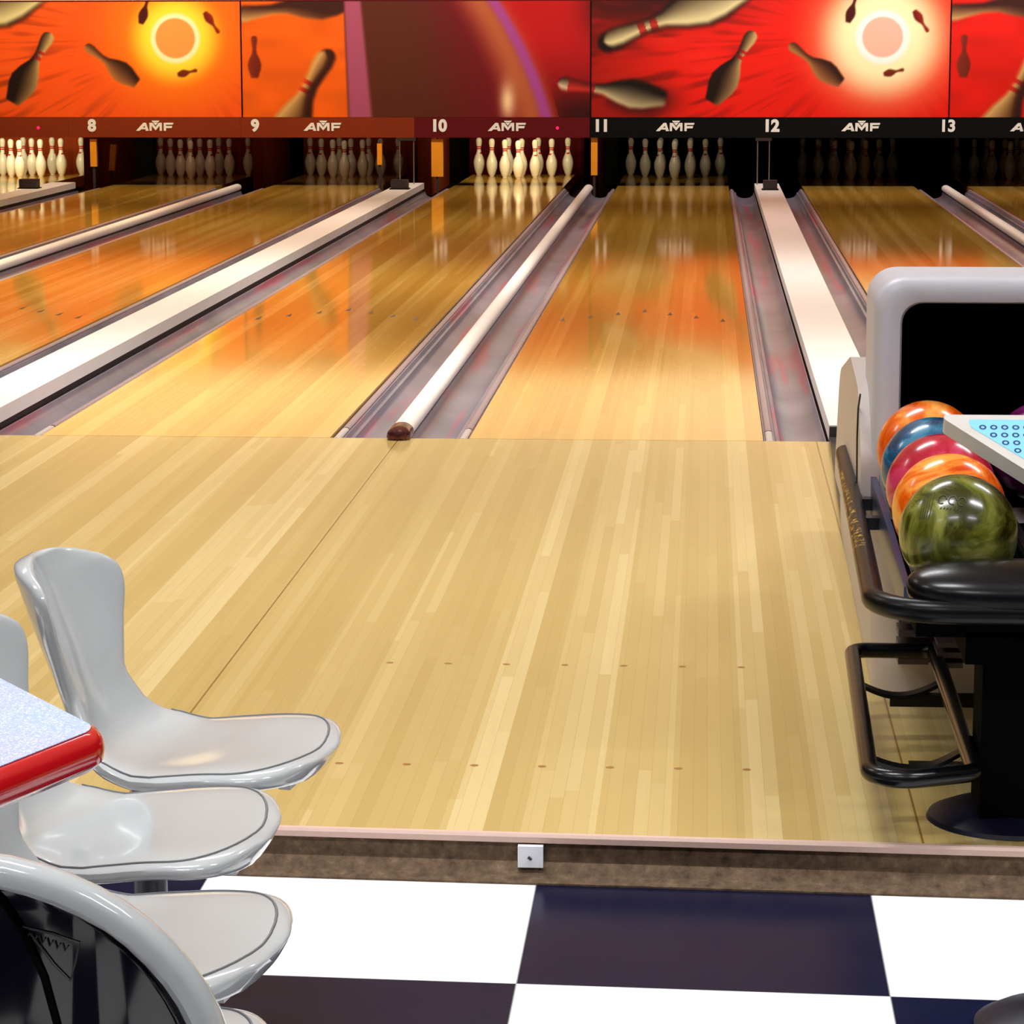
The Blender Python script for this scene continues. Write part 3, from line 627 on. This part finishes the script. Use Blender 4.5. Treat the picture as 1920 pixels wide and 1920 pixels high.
for i, (loc, nm, cs, lab) in enumerate(balls):
    if bme is None:
        o = obj('bowling_ball', bm, ball_mat('ball_' + nm, *cs)); bme = o.data
    else:
        me = bme.copy(); me.materials.clear(); me.materials.append(ball_mat('ball_' + nm, *cs)); o = D.objects.new('bowling_ball', me); COL.objects.link(o)
    o.location = loc; o.rotation_euler = (i * .7, i * 1.3, i); tag(o, lab, 'bowling ball', 'bowling balls on the rack')
    if i == 0:
        o.rotation_euler = (0, 0, 0)   # engraved emblem near the top left of the olive ball
        cen = Vector((-.30, -.78, .62)).normalized(); tx = cen.cross(Vector((0, 0, 1))).normalized() * -1; ty = cen.cross(tx) * -1
        if ty.z < 0: ty = -ty
        if tx.x < 0: tx = -tx
        bm2 = B()
        def onb(a, b): return (cen + tx * a + ty * b).normalized() * .1081
        for q in range(5):
            tube(bm2, [onb(-.30 - .055 * q + .05 * math.cos(t), .02 + .30 * math.sin(t)) for t in [(-1.2 + 2.4 * k / 10) for k in range(11)]], .0007, 5)
        for aa in (-.08, .10, .26):
            tube(bm2, [onb(aa + .07 * math.cos(t), .12 + .085 * math.sin(t)) for t in [5.2 * k / 12 for k in range(13)]], .0016, 6)
        for k_ in range(7): tube(bm2, [onb(-.08 + k_ * .055, -.07), onb(-.06 + k_ * .055, -.035)], .0011, 5)
        eb = obj('engraved_emblem', bm2, plain('engraving', (60, 58, 24), .4), o)

# keypad console standing on the rack
cs = thing('keypad_console', 'beige triangular scoring keypad with a lit cyan screen beside the balls', 'keypad', (.945, -4.95, .45))
TL = math.radians(33)
def plane(x, b, h):       # x across, b down the slope from the back edge, h above the surface
    return (x, -.0 + .07 - b * math.cos(TL) - h * math.sin(TL) * 1.0, .302 - b * math.sin(TL) + h * math.cos(TL))
oc = rounded([(-.196, 0), (.196, 0), (.196, .012), (.045, .165), (-.045, .165), (-.196, .012)], [.008, .008, .012, .03, .03, .012], 5)
bm = B(); prism(bm, [(x, b) for x, b in oc], -.034, 0, plane); bevel(bm, .004, 2, .9); obj('case', bm, M['console'], cs)
ic = rounded([(-.152, .014), (.152, .014), (.150, .034), (.03, .150), (-.03, .150), (-.150, .034)], [.004] * 6, 3)
bm = B(); prism(bm, ic, .0, .0012, plane); scn = obj('screen', bm, M['screen'], cs, False)
rows = [(.036, -.128, 14), (.057, -.110, 12), (.078, -.090, 10), (.099, -.070, 8), (.120, -.044, 4)]
for b_, x_, cnt in rows:
    for i in range(cnt):
        bm = B(); cx_ = x_ + i * .0197 * (1 if cnt > 4 else 1.5)
        ring = [(cx_ + .0066 * math.cos(2 * PI * k / 14), b_ + .0066 * math.sin(2 * PI * k / 14)) for k in range(14)]; rin = [(cx_ + .0034 * math.cos(2 * PI * k / 14), b_ + .0034 * math.sin(2 * PI * k / 14)) for k in range(14)]
        a = [bm.verts.new(plane(x, b, .0016)) for x, b in ring]; c = [bm.verts.new(plane(x, b, .0016)) for x, b in rin]
        for k in range(14): bm.faces.new((a[k], a[(k + 1) % 14], c[(k + 1) % 14], c[k]))
        obj('key', bm, M['key'], scn, False)
bm = B(); tube(bm, [(0, .0, .03), (0, .0, .235)], .018, 14); obj('stem', bm, M['steel'], cs)
bm = B(); lathe(bm, [(0, .034), (.03, .034), (.035, .026), (0, .026)], seg=24); obj('collar', bm, M['steel'], cs)

# ------------------------------------------------------------------ moulded chairs
def chair_profile():
    P = [(.21, .424), (.195, .430), (.15, .433), (.08, .430), (.0, .420), (-.07, .418), (-.125, .436), (-.165, .49), (-.195, .56), (-.225, .63), (-.25, .695), (-.262, .728)]
    return spline([(x, 0, z) for x, z in P], 60)
CP = chair_profile()
cl = [0]
for a, b in zip(CP, CP[1:]): cl.append(cl[-1] + (b - a).length)
CL = cl[-1]
def cw(s):                      # half width at arc length s
    q = np.interp(s, [0, .08, .2, .30, .38, .44, .52, .60, .68, CL], [.205, .206, .208, .182, .130, .110, .14, .182, .202, .20])
    r = .095
    if s < r: q *= math.sqrt(max(1 - ((r - s) / r) ** 2.5, 0))
    e = CL - s; r2 = .15
    if e < r2: q *= math.sqrt(max(1 - ((r2 - e) / r2) ** 2.1, 0))
    return max(q, .0)
def wrap(s): return np.interp(s, [0, .25, .36, .5, .62, CL], [.0, .005, .03, .07, .09, .075])
def chair_pt(s, lat, off):
    i = min(max(int(np.searchsorted(cl, s)) - 1, 0), len(CP) - 2); t = (s - cl[i]) / (cl[i + 1] - cl[i]); p = CP[i].lerp(CP[i + 1], t)
    d = (CP[min(i + 2, len(CP) - 1)] - CP[max(i - 1, 0)]).normalized(); n = Vector((-d.z, 0, d.x)) * -1
    w_ = wrap(s) * (abs(lat) / .185) ** 2
    return p + n * (off + w_) + Vector((0, lat, 0))
def top_off(s, lat):
    wv = cw(s); hh = .021 * min(1, (wv / .06)) ** .8; ca = min(abs(lat) / max(wv, 1e-4), 1) ** (1 / .55); sa = math.sqrt(1 - ca * ca)
    return hh * sa ** .8 * (1 - .35 * (1 - ca)) + .0002
def chair_bm():
    bm = B(); NS, NL = 70, 36; rings = []
    for i in range(NS + 1):
        t = i / NS; s = CL * (t - math.sin(2 * PI * t) / (2 * PI) * .75)
        wv = cw(s); hh = .021 * min(1, (wv / .06)) ** .8; row = []
        if wv < 1e-4: rings.append([bm.verts.new(chair_pt(s, 0, 0))]); continue
        for k_ in range(NL):
            a = 2 * PI * k_ / NL; ca, sa = math.cos(a), math.sin(a)
            lat = wv * math.copysign(abs(ca) ** .55, ca); off = hh * math.copysign(abs(sa) ** .8, sa) * (1 - .35 * (1 - abs(ca)) ** 1.0 * (1 if sa > 0 else 0))
            row.append(bm.verts.new(chair_pt(s, lat, off)))
        rings.append(row)
    for a, b in zip(rings, rings[1:]):
        for k_ in range(NL):
            j = (k_ + 1) % NL
            if len(a) == 1: bm.faces.new((a[0], b[j], b[k_]))
            elif len(b) == 1: bm.faces.new((a[k_], a[j], b[0]))
            else: bm.faces.new((a[k_], a[j], b[j], b[k_]))
    return bm
SA, CA = math.sin(math.radians(5)), math.cos(math.radians(5))
def make_chair(label):
    t = thing('moulded_chair', label, 'chair', (0, 0, 0), 0, 'moulded chairs in a row')
    sh = obj('seat_shell', chair_bm(), M['pl_grey'], t)
    bm = B(); pts = []
    for s in np.linspace(.33, .055, 24): pts.append((s, -1))
    contour = [(s, -max(cw(s - .0165) - .0165, 0.0)) for s in [.0168 + .31 * (1 - math.sin(a)) for a in np.linspace(0.02, PI / 2, 60)]]
    contour = contour + [(s, -l) for s, l in contour[::-1]]
    tube(bm, [chair_pt(s, l, top_off(s, l)) for s, l in contour], .0019, 6); obj('seat_groove', bm, M['rimline'], sh)
    bm = B(); box(bm, .160, .178, -.09, -.06, .400, .418); obj('bracket_end', bm, M['white_end'], sh, False)
    bm = B(); box(bm, -.12, .08, -.05, .05, .388, .402); bevel(bm, .006, 2); obj('seat_bracket', bm, M['steel'], t)
    bm = B(); tube(bm, [(-.08, 0, .02), (-.08, 0, .392)], .026, 18); obj('pedestal', bm, M['steel'], t)
    bm = B(); lathe(bm, [(0, .03), (.04, .03), (.085, .016), (.105, .004), (.105, 0), (0, 0)], (-.08, 0, 0), 36); obj('foot_plate', bm, M['steel'], t)
    return t
def copy_tree(o, parent=None):
    c = o.copy(); COL.objects.link(c)
    if parent: c.parent = parent
    for ch in o.children: copy_tree(ch, c)
    return c
RZ = math.radians(-9)
ch0 = make_chair('glossy light grey moulded chair nearest the wooden approach, its back rising at the left')
spots = [((-.460, -5.83), None, 0), ((-.482, -6.285), 'glossy light grey moulded chair whose seat points right, second from the wooden approach', .12), ((-.40, -6.77), 'glossy light grey moulded chair seat behind the dark shell, over the checkered floor', 0), ((-.36, -7.20), 'glossy light grey moulded chair at the bottom edge, only its rim showing', 0)]
for i, ((x, y), lab, a) in enumerate(spots):
    o = ch0 if i == 0 else copy_tree(ch0)
    o.location = (x, y, FL + .0005); o.rotation_euler = (0, 0, RZ + a)
    if lab: o['label'] = lab
# table
tb = thing('snack_table', 'table corner with speckled lavender top and glossy red edge at the left', 'table', (-.75, -6.92, FL))
zt = .70
out = rounded([(-1.45, -6.30), (-.74, -6.50), (-.318, -7.09), (-.45, -7.43), (-1.45, -7.48)], [.1, .3, .062, .1, .1], 12)
out = [(x + .75, y + 6.92) for x, y in out]
def shrink(pts, d):
    n = len(pts); sg = 1 if sum(pts[i - 1][0] * pts[i][1] - pts[i][0] * pts[i - 1][1] for i in range(n)) > 0 else -1; r = []
    for i in range(n):
        t_ = (Vector(pts[(i + 1) % n]) - Vector(pts[i - 1])).normalized(); r.append((pts[i][0] - d * t_.y * sg, pts[i][1] + d * t_.x * sg))
    return r
bm = B()
edge = [(.03, -.046), (.012, -.043), (.002, -.034), (0, -.022), (.002, -.011), (.008, -.003), (.014, -.0005)]
rings = [[bm.verts.new((x, y, zt - FL + z)) for x, y in shrink(out, d)] for d, z in edge]
n = len(out)
for a, b in zip(rings, rings[1:]):
    for i in range(n): bm.faces.new((a[i], a[(i + 1) % n], b[(i + 1) % n], b[i]))
bm.faces.new(rings[0][::-1]); bm.faces.new(rings[-1]); obj('edge_band', bm, M['red_edge'], tb)
bm = B(); prism(bm, shrink(out, .0145), zt - FL + .0002, zt - FL + .0012); obj('table_top', bm, M['speckle'], tb, False)
bm = B(); tube(bm, [(-.28, 0, .02), (-.28, 0, zt - FL - .046)], .035, 18); obj('table_leg', bm, M['steel'], tb)
bm = B(); lathe(bm, [(0, .03), (.05, .03), (.2, .014), (.22, 0), (0, 0)], (-.28, 0, .0005), 40); obj('table_foot', bm, M['steel'], tb)

# near chair with grey rim and dark glossy back
nc = thing('rimmed_chair', 'dark glossy chair back with a thick light grey curved rim, bottom left corner', 'chair', (-.355, -7.62, FL))
R_ = .243; cz = .477 - FL
arc = [(-R_ * 1.02, .36), (-R_ * 1.02, cz - .08)] + [(R_ * 1.02 * math.cos(a) * 1, cz - .0 + R_ * math.sin(a)) for a in [PI * (1 - k / 28) for k in range(29)]] + [(R_ * 1.02, cz - .08), (R_ * 1.02, .36)]
def dep(x): return .05 + .9 * x * x      # curves forward at the sides
bm = B(); rings = []
for (x, z) in arc:
    i = arc.index((x, z)); a = Vector(arc[max(i - 1, 0)]); b = Vector(arc[min(i + 1, len(arc) - 1)]); t_ = (b - a).normalized(); nrm = Vector((-t_.y, t_.x))
    ring = []
    for k_ in range(14):
        q = 2 * PI * k_ / 14; dx = .0145 * math.copysign(abs(math.cos(q)) ** .7, math.cos(q)); dy = .022 * math.sin(q)
        px = x + nrm.x * (dx - .0145); pz = z + nrm.y * (dx - .0145); ring.append(bm.verts.new((px, dep(px) * 1.0 - .05 + dy, pz)))
    rings.append(ring)
for a, b in zip(rings, rings[1:]):
    for k_ in range(14): bm.faces.new((a[k_], a[(k_ + 1) % 14], b[(k_ + 1) % 14], b[k_]))
bm.faces.new(rings[0]); bm.faces.new(rings[-1][::-1]); obj('back_rim', bm, M['pl_grey'], nc)
bm = B(); NXg, NZg = 28, 24; G = []
for j in range(NZg + 1):
    row = []
    for i in range(NXg + 1):
        x = -1 + 2 * i / NXg; zz = .36 + (cz + R_ - .36 - .02) * j / NZg
        lim = (R_ - .02) if zz < cz else math.sqrt(max((R_ - .02) ** 2 - (zz - cz) ** 2, 0)); lim = max(lim, .004)
        px = x * lim; row.append(bm.verts.new((px, dep(px) - .05 + .012 * math.cos(px * 22) , zz)))
    G.append(row)
for j in range(NZg):
    for i in range(NXg): bm.faces.new((G[j][i], G[j][i + 1], G[j + 1][i + 1], G[j + 1][i]))
q = obj('back_panel', bm, M['gloss'], nc); md = q.modifiers.new('s', 'SOLIDIFY'); md.thickness = .012; md.offset = 0
def onp(x, z, e=-.0075):
    return (x, dep(x) - .05 + .012 * math.cos(x * 22) + e, z - FL)
bm = B(); tr = [(.094, .646), (.118, .638), (.109, .603), (.094, .625)]
trp = [onp(x, z) for x, z in [(.060, .652), (.094, .646), (.118, .638), (.114, .62), (.109, .603), (.094, .618), (.074, .645)]]
tube(bm, trp, .0012, 6)
for i in range(6): tube(bm, [onp(.068 + i * .007, .648 - i * .0022), onp(.070 + i * .007, .640 - i * .002), onp(.073 + i * .007, .646 - i * .0022)], .0008, 5)
obj('logo_mark', bm, M['dkbox'], q)
bm = B(); tube(bm, [onp(x, z, -.009) for x, z in [(.03, .69), (.05, .672), (.068, .645), (.085, .605), (.096, .56), (.104, .50), (.108, .44), (.108, .38)]], .003, 8); obj('back_crease', bm, M['void'], q)
bm = B(); pts = rounded([(-.2, .04), (.2, .04), (.19, .22), (-.19, .22)], [.03, .03, .12, .12], 8); prism(bm, pts, .36, .40); bevel(bm, .015, 3, .9); obj('seat', bm, M['blk'], nc)
bm = B(); tube(bm, [(0, .1, .02), (0, .1, .36)], .03, 18); obj('pedestal', bm, M['steel'], nc)
bm = B(); lathe(bm, [(0, .03), (.05, .03), (.13, .012), (.14, 0), (0, 0)], (0, .1, .0005), 36); obj('foot_plate', bm, M['steel'], nc)

# small plate on the riser, foot of a stool at the bottom right
bm = B(); box(bm, -.015, .031, -5.078, -5.0635, -.056, -.0165); bevel(bm, .003, 2); pt = obj('riser_plate', bm, M['plate']); tag(pt, 'small white square plate stuck to the brown step riser', 'plate')
bm = B(); tube(bm, [(.004, -5.0785, -.036), (.010, -5.079, -.041)], .0025, 6); obj('plate_mark', bm, M['dkbox'], pt)
st = thing('stool', 'foot of a dark stool on the checkered floor, bottom right corner', 'stool', (.885, -5.80, FL))
bm = B(); lathe(bm, [(0, .045), (.03, .045), (.06, .036), (.12, .02), (.145, .006), (.145, 0), (0, 0)], (0, 0, .0005), 44); obj('foot_disc', bm, M['foot'], st)
bm = B(); tube(bm, [(.0, 0, .04), (.0, 0, .36)], .022, 16); obj('post', bm, M['blk'], st)
